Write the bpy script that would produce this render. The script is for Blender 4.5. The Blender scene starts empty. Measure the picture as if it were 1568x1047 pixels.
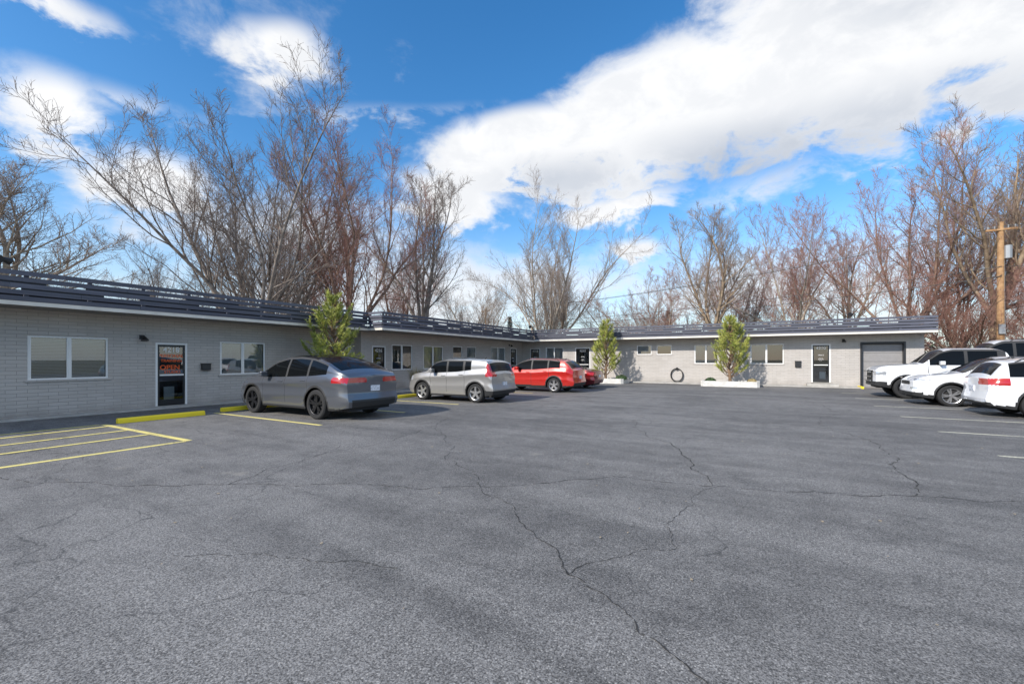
import bpy, bmesh, math, random
from mathutils import Vector, Matrix
from math import sin, cos, pi, radians, sqrt

scene = bpy.context.scene
scene.view_settings.view_transform = 'Standard'
scene.view_settings.look = 'None'
scene.view_settings.exposure = 0
YAW = radians(29.7)

# ------------------------------------------------------------------ node helpers
class NT:
    def __init__(s, tree):
        s.t = tree; s.n = tree.nodes; s.l = tree.links
    def new(s, typ, **kw):
        n = s.n.new(typ)
        for k, v in kw.items(): setattr(n, k, v)
        return n
    def put(s, sock, val):
        if hasattr(val, 'is_output'): s.l.new(val, sock)
        else: sock.default_value = val
    def math(s, op, a, b=0.0, c=0.0, clamp=False):
        n = s.new('ShaderNodeMath', operation=op, use_clamp=clamp)
        s.put(n.inputs[0], a); s.put(n.inputs[1], b); s.put(n.inputs[2], c)
        return n.outputs[0]
    def dot(s, a, b):
        n = s.new('ShaderNodeVectorMath', operation='DOT_PRODUCT')
        s.put(n.inputs[0], a); s.put(n.inputs[1], b)
        return n.outputs['Value']
    def noise(s, vec, scale, detail=4, rough=0.5, dist=0.0):
        n = s.new('ShaderNodeTexNoise')
        s.put(n.inputs['Vector'], vec)
        n.inputs['Scale'].default_value = scale; n.inputs['Detail'].default_value = detail
        n.inputs['Roughness'].default_value = rough; n.inputs['Distortion'].default_value = dist
        return n.outputs['Fac']
    def sstep(s, v, a, b, lo=0.0, hi=1.0):
        n = s.new('ShaderNodeMapRange', interpolation_type='SMOOTHSTEP')
        s.put(n.inputs['Value'], v)
        n.inputs['From Min'].default_value = a; n.inputs['From Max'].default_value = b
        n.inputs['To Min'].default_value = lo; n.inputs['To Max'].default_value = hi
        return n.outputs[0]
    def mix(s, f, a, b, blend='MIX'):
        n = s.new('ShaderNodeMix', data_type='RGBA', blend_type=blend)
        s.put(n.inputs['Factor'], f)
        s.put(n.inputs[6], a); s.put(n.inputs[7], b)
        return n.outputs[2]

def C(r, g=None, b=None):
    if g is None: g = b = r
    return (r, g, b, 1)

def new_mat(name):
    m = bpy.data.materials.new(name); m.use_nodes = True
    t = NT(m.node_tree); p = m.node_tree.nodes['Principled BSDF']
    return m, t, p

def simple(name, col, rough=0.6, metal=0.0, var=0.0, scale=5.0, coat=0.0, bump=0.0, spec=0.5, ior=1.5):
    m, t, p = new_mat(name)
    p.inputs['Base Color'].default_value = C(*col)
    p.inputs['Roughness'].default_value = rough
    p.inputs['Metallic'].default_value = metal
    p.inputs['Coat Weight'].default_value = coat
    p.inputs['Coat Roughness'].default_value = 0.03
    p.inputs['Specular IOR Level'].default_value = spec
    p.inputs['IOR'].default_value = ior
    if var or bump:
        tc = t.new('ShaderNodeTexCoord').outputs['Object']
        f = t.noise(tc, scale, 3, 0.6)
        if var:
            lo = C(*[c*(1-var) for c in col]); hi = C(*[min(1, c*(1+var)) for c in col])
            t.l.new(t.mix(t.sstep(f, .3, .7), lo, hi), p.inputs['Base Color'])
        if bump:
            b = t.new('ShaderNodeBump'); b.inputs['Strength'].default_value = bump
            b.inputs['Distance'].default_value = 0.02
            t.l.new(f, b.inputs['Height']); t.l.new(b.outputs[0], p.inputs['Normal'])
    return m

# ------------------------------------------------------------------ mesh builder
class MB:
    def __init__(s): s.v = []; s.f = []; s.m = []
    def quad(s, pts, mi=0):
        b = len(s.v); s.v += [tuple(p) for p in pts]; s.f.append(tuple(range(b, b+len(pts)))); s.m.append(mi)
    def box(s, a, c, mi=0):
        x0, x1 = sorted((a[0], c[0])); y0, y1 = sorted((a[1], c[1])); z0, z1 = sorted((a[2], c[2]))
        b = len(s.v)
        s.v += [(x0,y0,z0),(x1,y0,z0),(x1,y1,z0),(x0,y1,z0),(x0,y0,z1),(x1,y0,z1),(x1,y1,z1),(x0,y1,z1)]
        for f in ((0,3,2,1),(4,5,6,7),(0,1,5,4),(1,2,6,5),(2,3,7,6),(3,0,4,7)):
            s.f.append(tuple(b+i for i in f)); s.m.append(mi)
    def path(s, pts, rs, n=6, mi=0, cap=False):
        prev = None; L = len(pts)
        for i, p in enumerate(pts):
            if i < L-1: d = pts[i+1]-p
            if d.length < 1e-9: d = Vector((0,0,1))
            dn = d.normalized()
            u = dn.orthogonal() if prev is None else (prev - dn*prev.dot(dn))
            if u.length < 1e-6: u = dn.orthogonal()
            u.normalize(); prev = u
            w = dn.cross(u)
            b = len(s.v)
            for k in range(n):
                a = 2*pi*k/n
                q = p + (u*cos(a)+w*sin(a))*rs[i]
                s.v.append((q.x,q.y,q.z))
            if i > 0:
                o = b-n
                for k in range(n):
                    k2 = (k+1) % n
                    s.f.append((o+k,o+k2,b+k2,b+k)); s.m.append(mi)
            if cap and (i == 0 or i == L-1):
                r = list(range(b,b+n)); s.f.append(tuple(r[::-1] if i == 0 else r)); s.m.append(mi)
    def obj(s, name, mats, parent=None, smooth=False, bevel=0.0, angle=None):
        me = bpy.data.meshes.new(name)
        me.from_pydata(s.v, [], s.f)
        for m in mats: me.materials.append(m)
        me.polygons.foreach_set('material_index', s.m)
        if smooth: me.polygons.foreach_set('use_smooth', [True]*len(s.f))
        me.update()
        if angle: me.set_sharp_from_angle(angle=angle)
        o = bpy.data.objects.new(name, me); scene.collection.objects.link(o)
        if parent: o.parent = parent
        if bevel:
            b = o.modifiers.new('bevel','BEVEL'); b.width = bevel; b.segments = 2; b.limit_method = 'ANGLE'
        return o

def empty(name, loc=(0,0,0), rot=0):
    e = bpy.data.objects.new(name, None); scene.collection.objects.link(e)
    e.location = loc; e.rotation_euler = (0,0,rot); e.empty_display_size = .3
    return e

def text(name, s, size, mat, parent, M, extrude=0.003):
    cu = bpy.data.curves.new(name, 'FONT'); cu.body = s; cu.size = size
    cu.align_x = 'CENTER'; cu.align_y = 'CENTER'; cu.extrude = extrude
    cu.materials.append(mat)
    o = bpy.data.objects.new(name, cu); scene.collection.objects.link(o)
    o.parent = parent; o.matrix_local = M
    return o

# ------------------------------------------------------------------ camera, sun, sky
cam = bpy.data.cameras.new('camera'); co = bpy.data.objects.new('camera', cam)
scene.collection.objects.link(co)
co.location = (0,0,1.62); co.rotation_euler = (radians(90),0,YAW)
cam.sensor_width = 36; cam.lens = 660/1568*36; cam.shift_y = 26.5/1568
cam.clip_start = .05; cam.clip_end = 3000
scene.camera = co

SUN_EL = radians(32); sv = Vector((-0.36,-0.93,0)).normalized()
sdir = Vector((sv.x*cos(SUN_EL), sv.y*cos(SUN_EL), sin(SUN_EL)))
sl = bpy.data.lights.new('sun','SUN'); sl.energy = 4.8; sl.angle = radians(1.2); sl.color = (1,.945,.86)
so = bpy.data.objects.new('sun', sl); scene.collection.objects.link(so)
so.rotation_euler = sdir.to_track_quat('Z','Y').to_euler(); so.location = (0,-10,30)

world = bpy.data.worlds.new('World'); scene.world = world; world.use_nodes = True
W = NT(world.node_tree); bg = world.node_tree.nodes['Background']
try:
    world.cycles.sampling_method = 'NONE'
except Exception as ex: print(ex)
sky = W.new('ShaderNodeTexSky'); sky.sky_type = 'NISHITA'; sky.sun_disc = False
sky.sun_elevation = SUN_EL; sky.sun_rotation = math.atan2(sdir.x, sdir.y); sky.ozone_density = 2.0; sky.air_density=1.0; sky.dust_density=.5
hs = W.new('ShaderNodeHueSaturation'); hs.inputs['Saturation'].default_value = 1.34; hs.inputs['Value'].default_value = 1.45
W.l.new(sky.outputs[0], hs.inputs['Color'])
D = W.new('ShaderNodeTexCoord').outputs['Generated']
fx = W.dot(D, (-sin(YAW), cos(YAW), 0)); rx = W.dot(D, (cos(YAW), sin(YAW), 0)); dz = W.dot(D, (0,0,1))
az = W.math('MULTIPLY', W.math('ARCTAN2', rx, fx), 180/pi)
el = W.math('MULTIPLY', W.math('ARCSINE', dz), 180/pi)
mp = W.new('ShaderNodeMapping'); W.l.new(D, mp.inputs['Vector']); mp.inputs['Scale'].default_value = (1,1,1.7)
n1 = W.noise(mp.outputs[0], 3.2, 3, .55)
n2 = W.noise(mp.outputs[0], 7.5, 8, .62, .3)
wa = W.math('MULTIPLY_ADD', W.math('SUBTRACT', n1, .5), 12.0, az)
we = W.math('MULTIPLY_ADD', W.math('SUBTRACT', n2, .5), 7.0, el)
AE = W.new('ShaderNodeCombineXYZ'); W.l.new(wa, AE.inputs[0]); W.l.new(we, AE.inputs[1])
def blob(a0, e0, ra, rb, rot=0.0, w=1.0):
    m = W.new('ShaderNodeMapping', vector_type='TEXTURE'); W.l.new(AE.outputs[0], m.inputs['Vector'])
    m.inputs['Location'].default_value = (a0,e0,0); m.inputs['Rotation'].default_value = (0,0,radians(rot)); m.inputs['Scale'].default_value = (ra,rb,1)
    v = W.new('ShaderNodeVectorMath', operation='LENGTH'); W.l.new(m.outputs[0], v.inputs[0])
    return W.math('MULTIPLY_ADD', v.outputs['Value'], -w, w)
def union(bl):
    r = bl[0]
    for b in bl[1:]: r = W.math('MAXIMUM', r, b)
    return r
big = union([blob(3,26.0,15,5.2,5), blob(18,28,19,8.2,10), blob(42,30,25,12,-2), blob(120,40,60,20), blob(-130,45,45,18)])
med = union([blob(-28,32.6,9,3.2,8,.9), blob(-48,21.7,7,4.2,0), blob(-49,29.5,7,1.8,0,.7), blob(-39,17.5,9,4.0),
             blob(-8,20.0,11,5.0,0), blob(13,18.6,13,2.6,8), blob(15,14.0,5,1.8,0,.8)])
soft = union([blob(32,19.5,14,3.2,12,.6), blob(-27,14.5,22,6.5,0,.8), blob(-8,9,40,8,0,.85), blob(30,8,30,6,0,.85), blob(-43,24,9,1.8,0,.5), blob(-17,28.6,18,1.2,8,.35), blob(-28,32.6,13,5,8,.45)])
nz = W.math('MULTIPLY_ADD', n2, 2.0, -1.0)
m1 = W.sstep(W.math('ADD', big, W.math('MULTIPLY', nz, .75)), -.04, .36)
m2 = W.sstep(W.math('ADD', med, nz), .0, .68)
m3 = W.sstep(W.math('ADD', soft, nz), .0, .85, 0, .85)
mask = union([m1, m2, m3])
haze = W.sstep(el, 20, -3, 0, .75)
skyc = W.mix(haze, hs.outputs[0], C(4.8,5.4,6.2))
grey = union([W.sstep(blob(34,22.8,28,5.2,-2), 0, .8, 0, .9), W.sstep(blob(50,36,26,9.5), 0, .9, 0, .8), W.sstep(blob(8,23.0,14,3.2), 0, .9, 0, .65)])
grey = W.math('MULTIPLY', grey, W.sstep(n1, .3, .65, .6, 1.0))
grey = W.math('ADD', grey, W.sstep(n2, .42, .62, 0, .25), clamp=True)
cloudc = W.mix(grey, C(6.8,6.85,6.95), C(3.8,4.15,4.75))
fin = W.mix(mask, skyc, cloudc)
W.l.new(fin, bg.inputs['Color']); bg.inputs['Strength'].default_value = 0.15

# ------------------------------------------------------------------ materials
def asphalt_mat():
    m, t, p = new_mat('asphalt')
    pos = t.new('ShaderNodeNewGeometry').outputs['Position']
    big = t.noise(pos, .16, 3, .6, .5)
    mp = t.new('ShaderNodeMapping'); t.l.new(pos, mp.inputs['Vector'])
    mp.inputs['Rotation'].default_value = (0,0,.9); mp.inputs['Scale'].default_value = (.3,1.5,1)
    streak = t.noise(mp.outputs[0], .8, 4, .65, .6)
    mid = t.noise(pos, 2.6, 4, .65)
    fine = t.noise(pos, 90, 2, .75)
    grit = t.new('ShaderNodeTexVoronoi'); t.l.new(pos, grit.inputs['Vector']); grit.inputs['Scale'].default_value = 70
    f = t.math('ADD', t.math('MULTIPLY', big, .4), t.math('ADD', t.math('MULTIPLY', streak, .35), t.math('MULTIPLY', mid, .25)))
    base = t.mix(t.sstep(f, .38, .62), C(.108,.104,.100), C(.205,.196,.186))
    g = t.sstep(fine, .3, .72, .35, 1.8)
    sc = t.new('ShaderNodeVectorMath', operation='SCALE'); t.l.new(base, sc.inputs[0]); t.l.new(g, sc.inputs['Scale'])
    sep = t.new('ShaderNodeSeparateColor'); t.l.new(grit.outputs['Color'], sep.inputs[0])
    sp = t.math('MULTIPLY', t.math('GREATER_THAN', sep.outputs[0], .84), t.sstep(grit.outputs['Distance'], .5, .2))
    sp = t.math('MULTIPLY', sp, t.sstep(streak, .35, .65, .35, .9))
    c = t.mix(sp, sc.outputs[0], C(.45,.43,.40))
    st = t.noise(pos, 1.3, 2, .5)
    c = t.mix(t.sstep(st, .70, .78, 0, .35), c, C(.32,.29,.24))
    c = t.mix(t.sstep(st, .30, .22, 0, .45), c, C(.06,.058,.056))
    wv = t.new('ShaderNodeTexVoronoi', feature='DISTANCE_TO_EDGE')
    wpos = t.new('ShaderNodeVectorMath', operation='ADD')
    nn = t.new('ShaderNodeTexNoise'); t.l.new(pos, nn.inputs['Vector']); nn.inputs['Scale'].default_value = 1.4; nn.inputs['Detail'].default_value = 5
    sc2 = t.new('ShaderNodeVectorMath', operation='SCALE'); t.l.new(nn.outputs['Color'], sc2.inputs[0]); sc2.inputs['Scale'].default_value = 1.1
    t.l.new(pos, wpos.inputs[0]); t.l.new(sc2.outputs[0], wpos.inputs[1])
    t.l.new(wpos.outputs[0], wv.inputs['Vector']); wv.inputs['Scale'].default_value = .42
    cr = t.math('MULTIPLY', t.sstep(wv.outputs['Distance'], .007, .001), t.sstep(big, .47, .58, .0, .55))
    c = t.mix(cr, c, C(.04,.04,.04))
    t.l.new(c, p.inputs['Base Color']); p.inputs['Roughness'].default_value = .8
    p.inputs['Specular IOR Level'].default_value = .35
    b = t.new('ShaderNodeBump'); b.inputs['Strength'].default_value = .6; b.inputs['Distance'].default_value = .006
    t.l.new(fine, b.inputs['Height']); t.l.new(b.outputs[0], p.inputs['Normal'])
    return m
M_asph = asphalt_mat()
M_crack = simple('crack_filler', (.042,.04,.038), .9, var=.4, scale=3)
def ground_mat():
    m, t, p = new_mat('dry_grass')
    pos = t.new('ShaderNodeNewGeometry').outputs['Position']
    t.l.new(t.mix(t.sstep(t.noise(pos,.5,5,.65),.35,.65), C(.11,.1,.05), C(.2,.17,.1)), p.inputs['Base Color'])
    p.inputs['Roughness'].default_value = .95
    return m
M_ground = ground_mat()
def worn(name, col, under, lo, hi, scale=14):
    m, t, p = new_mat(name)
    pos = t.new('ShaderNodeNewGeometry').outputs['Position']
    f = t.noise(pos, scale, 5, .7)
    f2 = t.noise(pos, 1.7, 3, .6)
    s = t.sstep(t.math('ADD', t.math('MULTIPLY', f, .6), t.math('MULTIPLY', f2, .4)), lo, hi)
    t.l.new(t.mix(s, C(*under), C(*col)), p.inputs['Base Color']); p.inputs['Roughness'].default_value = .75
    return m
M_yel = worn('yellow_line_paint', (.84,.71,.24), (.24,.22,.14), .36, .5, 22)
M_faded = worn('faded_line_paint', (.70,.66,.50), (.22,.215,.20), .36, .54, 22)
M_stop = worn('yellow_curb_paint', (.90,.69,.03), (.5,.4,.15), .26, .42, 9)
M_conc = simple('concrete', (.42,.4,.37), .85, var=.15, scale=3, bump=.2)

def brick_mat(name, c1, c2, cm):
    m, t, p = new_mat(name)
    pos = t.new('ShaderNodeNewGeometry').outputs['Position']
    sp = t.new('ShaderNodeSeparateXYZ'); t.l.new(pos, sp.inputs[0])
    cb = t.new('ShaderNodeCombineXYZ')
    t.l.new(t.math('ADD', sp.outputs[0], sp.outputs[1]), cb.inputs[0]); t.l.new(sp.outputs[2], cb.inputs[1])
    br = t.new('ShaderNodeTexBrick'); t.l.new(cb.outputs[0], br.inputs['Vector'])
    br.inputs['Scale'].default_value = 1; br.inputs['Brick Width'].default_value = .40; br.inputs['Row Height'].default_value = .1
    br.inputs['Mortar Size'].default_value = .006; br.inputs['Mortar Smooth'].default_value = .3; br.inputs['Bias'].default_value = 0
    br.inputs['Color1'].default_value = C(*c1); br.inputs['Color2'].default_value = C(*c2); br.inputs['Mortar'].default_value = C(*cm)
    n = t.noise(pos, 1.2, 4, .65)
    c = t.mix(t.sstep(n,.3,.75,0,.3), br.outputs['Color'], C(c1[0]*.72,c1[1]*.71,c1[2]*.69))
    dirt = t.math('MULTIPLY', t.sstep(sp.outputs[2], .45, .0), t.sstep(n, .3, .7, .1, .6))
    c = t.mix(dirt, c, C(.22,.2,.18))
    t.l.new(c, p.inputs['Base Color']); p.inputs['Roughness'].default_value = .6
    b = t.new('ShaderNodeBump'); b.inputs['Strength'].default_value = .6; b.inputs['Distance'].default_value = .012
    t.l.new(t.math('SUBTRACT', 1.0, br.outputs['Fac']), b.inputs['Height'])
    t.l.new(b.outputs[0], p.inputs['Normal'])
    return m
M_brick = brick_mat('painted_brick', (.47,.435,.405), (.52,.485,.455), (.32,.30,.28))
M_trim = simple('cream_trim', (.70,.66,.59), .6, var=.08, scale=2)
M_soffit = simple('soffit_paint', (.28,.25,.22), .8, var=.08, scale=1)
def board_mat(name, k):
    m, t, p = new_mat(name)
    pos = t.new('ShaderNodeNewGeometry').outputs['Position']
    mp = t.new('ShaderNodeMapping'); t.l.new(pos, mp.inputs['Vector']); mp.inputs['Scale'].default_value = (.35,.35,9)
    n = t.noise(mp.outputs[0], 2.0, 4, .7)
    t.l.new(t.mix(t.sstep(n,.3,.7), C(.064*k,.068*k,.094*k), C(.102*k,.106*k,.136*k)), p.inputs['Base Color'])
    p.inputs['Roughness'].default_value = .6
    return m
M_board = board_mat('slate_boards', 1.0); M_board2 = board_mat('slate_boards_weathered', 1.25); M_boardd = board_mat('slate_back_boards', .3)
M_roof = simple('roof_membrane', (.3,.3,.3), .9, var=.1)
M_white = simple('white_frame', (.78,.78,.77), .4)
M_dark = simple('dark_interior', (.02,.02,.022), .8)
M_blind = simple('blind_slats', (.66,.69,.72), .6)
M_black = simple('black_metal', (.02,.02,.022), .4)
M_orange = simple('orange_vinyl', (.9,.13,.02), .5)
M_wtxt = simple('white_vinyl', (.8,.8,.8), .5)
def glass_mat():
    m, t, p = new_mat('window_glass')
    out = [n for n in t.n if n.type == 'OUTPUT_MATERIAL'][0]; t.n.remove(p)
    tr = t.new('ShaderNodeBsdfTransparent'); tr.inputs[0].default_value = C(.8,.85,.86)
    gl = t.new('ShaderNodeBsdfGlossy'); gl.inputs['Roughness'].default_value = .01; gl.inputs['Color'].default_value = C(.95)
    fr = t.new('ShaderNodeFresnel'); fr.inputs[0].default_value = 1.75
    mx = t.new('ShaderNodeMixShader'); t.l.new(t.math('ADD', fr.outputs[0], .08, clamp=True), mx.inputs[0])
    t.l.new(tr.outputs[0], mx.inputs[1]); t.l.new(gl.outputs[0], mx.inputs[2]); t.l.new(mx.outputs[0], out.inputs[0])
    return m
M_glass = glass_mat()

# ------------------------------------------------------------------ ground, lot
g = MB(); g.quad([(-900,-900,0),(900,-900,0),(900,900,0),(-900,900,0)]); g.obj('ground',[M_ground])
g = MB(); g.quad([(-17.35,-40,.004),(30,-40,.004),(30,31.25,.004),(-17.35,31.25,.004)]); g.obj('parking_lot_pavement',[M_asph])

g = MB()
def line(a, b, w, mi, z=.008):
    a = Vector((*a,z)); b = Vector((*b,z)); d = (b-a).normalized(); n = Vector((-d.y,d.x,0))*w/2
    g.quad([a-n,b-n,b+n,a+n], mi)
line((-14.05,4.25),(-9.8,4.25),.13,0)
line((-14.05,-4),(-14.05,4.18),.13,0,.008)
line((-9.8,-4),(-9.8,4.18),.13,0)
for x0 in (-13.2,-12.1,-11.0):
    line((x0+.3,-3.5),(x0-.35,4.17),.12,0,.012)
for y in (6.85,9.75,12.45,15.4,18.3,21.4,24.4): line((-14.2,y),(-9.3,y),.12,0)
for y in (4.6,7.5,10.3,13.1,16.0,19.2,22.6,25.9): line((3.5,y),(9.2,y),.11,1)
g.obj('parking_stripes',[M_yel,M_faded])

rng = random.Random(5)
g = MB()
def crack(pts, w=.016, jag=.09):
    w *= 1.25
    P = [Vector((*p,0)) for p in pts]
    for _ in range(5):
        Q = [P[0]]
        for a, b in zip(P, P[1:]):
            d = b-a; n = Vector((-d.y,d.x,0))
            Q += [(a+b)/2 + n*rng.uniform(-jag,jag)*1.3, b]
        P = Q
    L = [];
    for i, p in enumerate(P):
        d = (P[min(i+1,len(P)-1)]-P[max(i-1,0)])
        d = d.normalized() if d.length > 0 else Vector((1,0,0))
        n = Vector((-d.y,d.x,0))*w*rng.uniform(.08,.5)
        L.append((p-n,p+n))
    for (a,b),(c,d) in zip(L,L[1:]):
        if rng.random() < .92:
            g.quad([(a.x,a.y,.0075),(c.x,c.y,.0075),(d.x,d.y,.0075),(b.x,b.y,.0075)])
crack([(-6.8,8.2),(-4.5,5.63),(-3.07,4.56),(-1.92,3.64),(-1.24,3.02),(-.37,2.46),(.2,2.0),(1.1,1.2)], .012)
crack([(-9.5,1.6),(-6.93,2.36),(-5.94,3.02),(-4.4,3.9),(-3.07,4.56),(-1.76,5.83),(-.44,6.06),(1.6,6.78),(4,7.4)], .013)
crack([(-2.9,11.5),(-2.56,10.3),(-1.2,8.1),(-.84,6.8),(-.5,6.06)], .018)
crack([(-2.42,2.46),(-3.1,2.2),(-4.2,1.7)], .007)
crack([(-6.2,12.0),(-4.8,11.5),(-2.9,11.5),(0,13),(3,12.6)], .018)
crack([(-5.94,3.02),(-6.4,4.6),(-6.3,6.3),(-6.8,8.2),(-7.4,11)], .012)
crack([(1.6,6.78),(2.0,9.2),(1.5,12),(2.2,16),(1.8,22)], .016)
crack([(-7.4,11),(-6.2,12),(-6.6,15),(-5.9,19),(-6.2,25)], .018)
crack([(-1.24,3.02),(-.6,3.9),(-.7,4.9),(-.44,6.06)], .007)
g.obj('pavement_cracks',[M_crack])

g = MB()
for i in range(320):
    x = rng.uniform(-12,6); y = rng.uniform(1.5,24); r = rng.uniform(.006,.02)*(1+y*.04); a = rng.uniform(0,6)
    p = [Vector((x+cos(a+k*1.57)*r*rng.uniform(.5,1), y+sin(a+k*1.57)*r, .012+rng.uniform(0,.008))) for k in range(4)]
    g.quad(p)
g.obj('leaf_litter',[simple('dead_leaf',(.36,.29,.2),.8)])

def wheel_stop(x, y0, y1):
    m = MB()
    prof = [(-.09,0),(.09,0),(.075,.09),(.045,.125),(-.045,.125),(-.075,.09)]
    n = len(prof); v0 = [(x+a, y0, .006+b) for a,b in prof]; v1 = [(x+a, y1, .006+b) for a,b in prof]
    m.quad(v0[::-1]); m.quad(v1)
    for i in range(n):
        j = (i+1) % n; m.quad([v0[i],v0[j],v1[j],v1[i]])
    m.obj('wheel_stop',[M_stop],bevel=.008)
for x,y0,y1 in ((-14.0,4.5,6.45),(-14.35,7.1,9.1),(-13.5,10.2,12.0),(-12.95,12.55,14.4),(-13.4,16,17.9),(-13.3,19,20.9),(-13.3,22,23.9)):
    wheel_stop(x,y0,y1)

# ------------------------------------------------------------------ building
bld = empty('brick_office_building')
XL1, XL2, YR, XE = -17.25, -16.8, 31.2, 7.8
ZS = 2.98
def P(side, c, a, d, z):
    return (c-d, a, z) if side == 'L' else (a, c+d, z)
wall = MB()
def wall_face(side, c, a0, a1, z0, z1, ops, depth=.12):
    As = sorted({a0,a1,*[o[0] for o in ops],*[o[1] for o in ops]})
    Zs = sorted({z0,z1,*[o[2] for o in ops],*[o[3] for o in ops]})
    for A,B in zip(As,As[1:]):
        for Z0,Z1 in zip(Zs,Zs[1:]):
            ca, cz = (A+B)/2, (Z0+Z1)/2
            if any(o[0]<ca<o[1] and o[2]<cz<o[3] for o in ops): continue
            wall.quad([P(side,c,A,0,Z0),P(side,c,B,0,Z0),P(side,c,B,0,Z1),P(side,c,A,0,Z1)])
    for o in ops:
        A,B,Z0,Z1 = o[:4]
        wall.quad([P(side,c,A,0,Z0),P(side,c,A,depth,Z0),P(side,c,A,depth,Z1),P(side,c,A,0,Z1)])
        wall.quad([P(side,c,B,0,Z0),P(side,c,B,depth,Z0),P(side,c,B,depth,Z1),P(side,c,B,0,Z1)])
        wall.quad([P(side,c,A,0,Z1),P(side,c,B,0,Z1),P(side,c,B,depth,Z1),P(side,c,A,depth,Z1)])
        wall.quad([P(side,c,A,0,Z0),P(side,c,B,0,Z0),P(side,c,B,depth,Z0),P(side,c,A,depth,Z0)])
def window(side, c, a0, a1, z0, z1, blinds=True, split=True, sill=True, half=None):
    m = MB(); w = .045
    def bx(A,B,d0,d1,Z0,Z1,mi): m.box(P(side,c,A,d0,Z0),P(side,c,B,d1,Z1),mi)
    bx(a0,a1,.02,.075,z0,z0+w,0); bx(a0,a1,.02,.075,z1-w,z1,0)
    bx(a0,a0+w,.022,.073,z0+w,z1-w,0); bx(a1-w,a1,.022,.073,z0+w,z1-w,0)
    if split:
        cm = (a0+a1)/2; bx(cm-.035,cm+.035,.018,.07,z0+w,z1-w,0)
        bx(a0+w,a0+w+.03,.03,.06,z0+w,z1-w,0); bx(cm-.065,cm-.035,.03,.06,z0+w,z1-w,0)
    m.quad([P(side,c,a0+w,.05,z0+w),P(side,c,a1-w,.05,z0+w),P(side,c,a1-w,.05,z1-w),P(side,c,a0+w,.05,z1-w)],1)
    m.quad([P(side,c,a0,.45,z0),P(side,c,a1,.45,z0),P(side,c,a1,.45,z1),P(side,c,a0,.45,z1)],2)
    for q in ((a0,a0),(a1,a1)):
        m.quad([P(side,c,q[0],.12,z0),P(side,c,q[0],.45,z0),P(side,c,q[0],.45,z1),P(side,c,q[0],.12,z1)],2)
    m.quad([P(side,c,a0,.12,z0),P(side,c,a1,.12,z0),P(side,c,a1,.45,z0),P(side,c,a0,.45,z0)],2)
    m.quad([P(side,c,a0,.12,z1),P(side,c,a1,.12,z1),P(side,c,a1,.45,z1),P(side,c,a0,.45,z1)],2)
    if blinds:
        b0, b1 = a0+w+.01, a1-w-.01
        if half == 'lo': b1 = (a0+a1)/2
        zz = z1-w-.03
        while zz > z0+w+.02:
            m.quad([P(side,c,b0,.085,zz),P(side,c,b1,.085,zz),P(side,c,b1,.118,zz-.034),P(side,c,b0,.118,zz-.034)],3)
            zz -= .042
    if sill: m.box(P(side,c,a0-.06,-.035,z0-.06),P(side,c,a1+.06,-.001,z0-.002),4)
    m.obj('window',[M_white,M_glass,M_dark,M_blind,M_brick],bld)
def door(side, c, a0, a1, z0, z1, num=None, sign=None):
    m = MB(); w = .06
    def bx(A,B,d0,d1,Z0,Z1,mi): m.box(P(side,c,A,d0,Z0),P(side,c,B,d1,Z1),mi)
    bx(a0,a0+w,.0,.08,z0,z1,0); bx(a1-w,a1,.0,.08,z0,z1,0); bx(a0+w,a1-w,.002,.08,z1-w,z1,0)
    i0,i1 = a0+w+.006,a1-w-.006; zt = z1-w-.006
    bx(i0,i0+.05,.02,.06,z0+.02,zt,5); bx(i1-.05,i1,.02,.06,z0+.02,zt,5)
    bx(i0+.05,i1-.05,.022,.06,z0+.02,z0+.2,5); bx(i0+.05,i1-.05,.022,.06,zt-.07,zt,5)
    bx(i0+.05,i1-.05,-.03,-.01,z0+1.0,z0+1.05,0)
    bx(i0+.05,i0+.07,-.01,.02,z0+1.0,z0+1.05,0)
    m.quad([P(side,c,i0+.05,.04,z0+.2),P(side,c,i1-.05,.04,z0+.2),P(side,c,i1-.05,.04,zt-.07),P(side,c,i0+.05,.04,zt-.07)],1)
    bx(a0,a1,.7,.72,z0,z1,2); bx(a0,a1,.12,.7,z0,z0+.01,2)
    bx(a0-.01,a0,.12,.7,z0,z1,2); bx(a1,a1+.01,.12,.7,z0,z1,2)
    bx(a0+.45,a0+.75,.55,.6,z0+.1,z0+.6,3)
    m.box(P(side,c,a0-.02,-.12,z0-.04),P(side,c,a1+.02,.1,z0+.0),4)
    m.obj('glass_door',[M_white,M_glass,M_dark,M_blind,M_conc,M_black],bld)
    def T(a,z,d=-.0):
        if side == 'L': R = Matrix(((0,0,1,0),(1,0,0,0),(0,1,0,0),(0,0,0,1)))
        else: R = Matrix(((1,0,0,0),(0,0,-1,0),(0,1,0,0),(0,0,0,1)))
        return Matrix.Translation(P(side,c,a,d,z)) @ R
    mid = (a0+a1)/2
    if num: text('house_number',num,.24,M_wtxt,bld,T(mid,z1-.24,.03))
    if sign:
        text('door_lettering','PERSONAL',.15,M_orange,bld,T(mid,z0+1.66,.03),.006)
        text('door_lettering','TRAINING',.13,M_orange,bld,T(mid,z0+1.50,.03),.006)
        text('door_lettering','OPEN',.22,M_orange,bld,T(mid-.04,z0+1.27,.03),.006)
        text('door_lettering','STUDIO',.13,M_orange,bld,T(mid+.03,z0+1.12,.03),.006)
    elif num:
        text('door_lettering','OFFICE',.09,M_wtxt,bld,T(mid,z0+1.6,.03))
        text('door_lettering','HOURS\nMON - FRI\n9 - 5',.06,M_wtxt,bld,T(mid,z0+1.35,.03))

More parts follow.
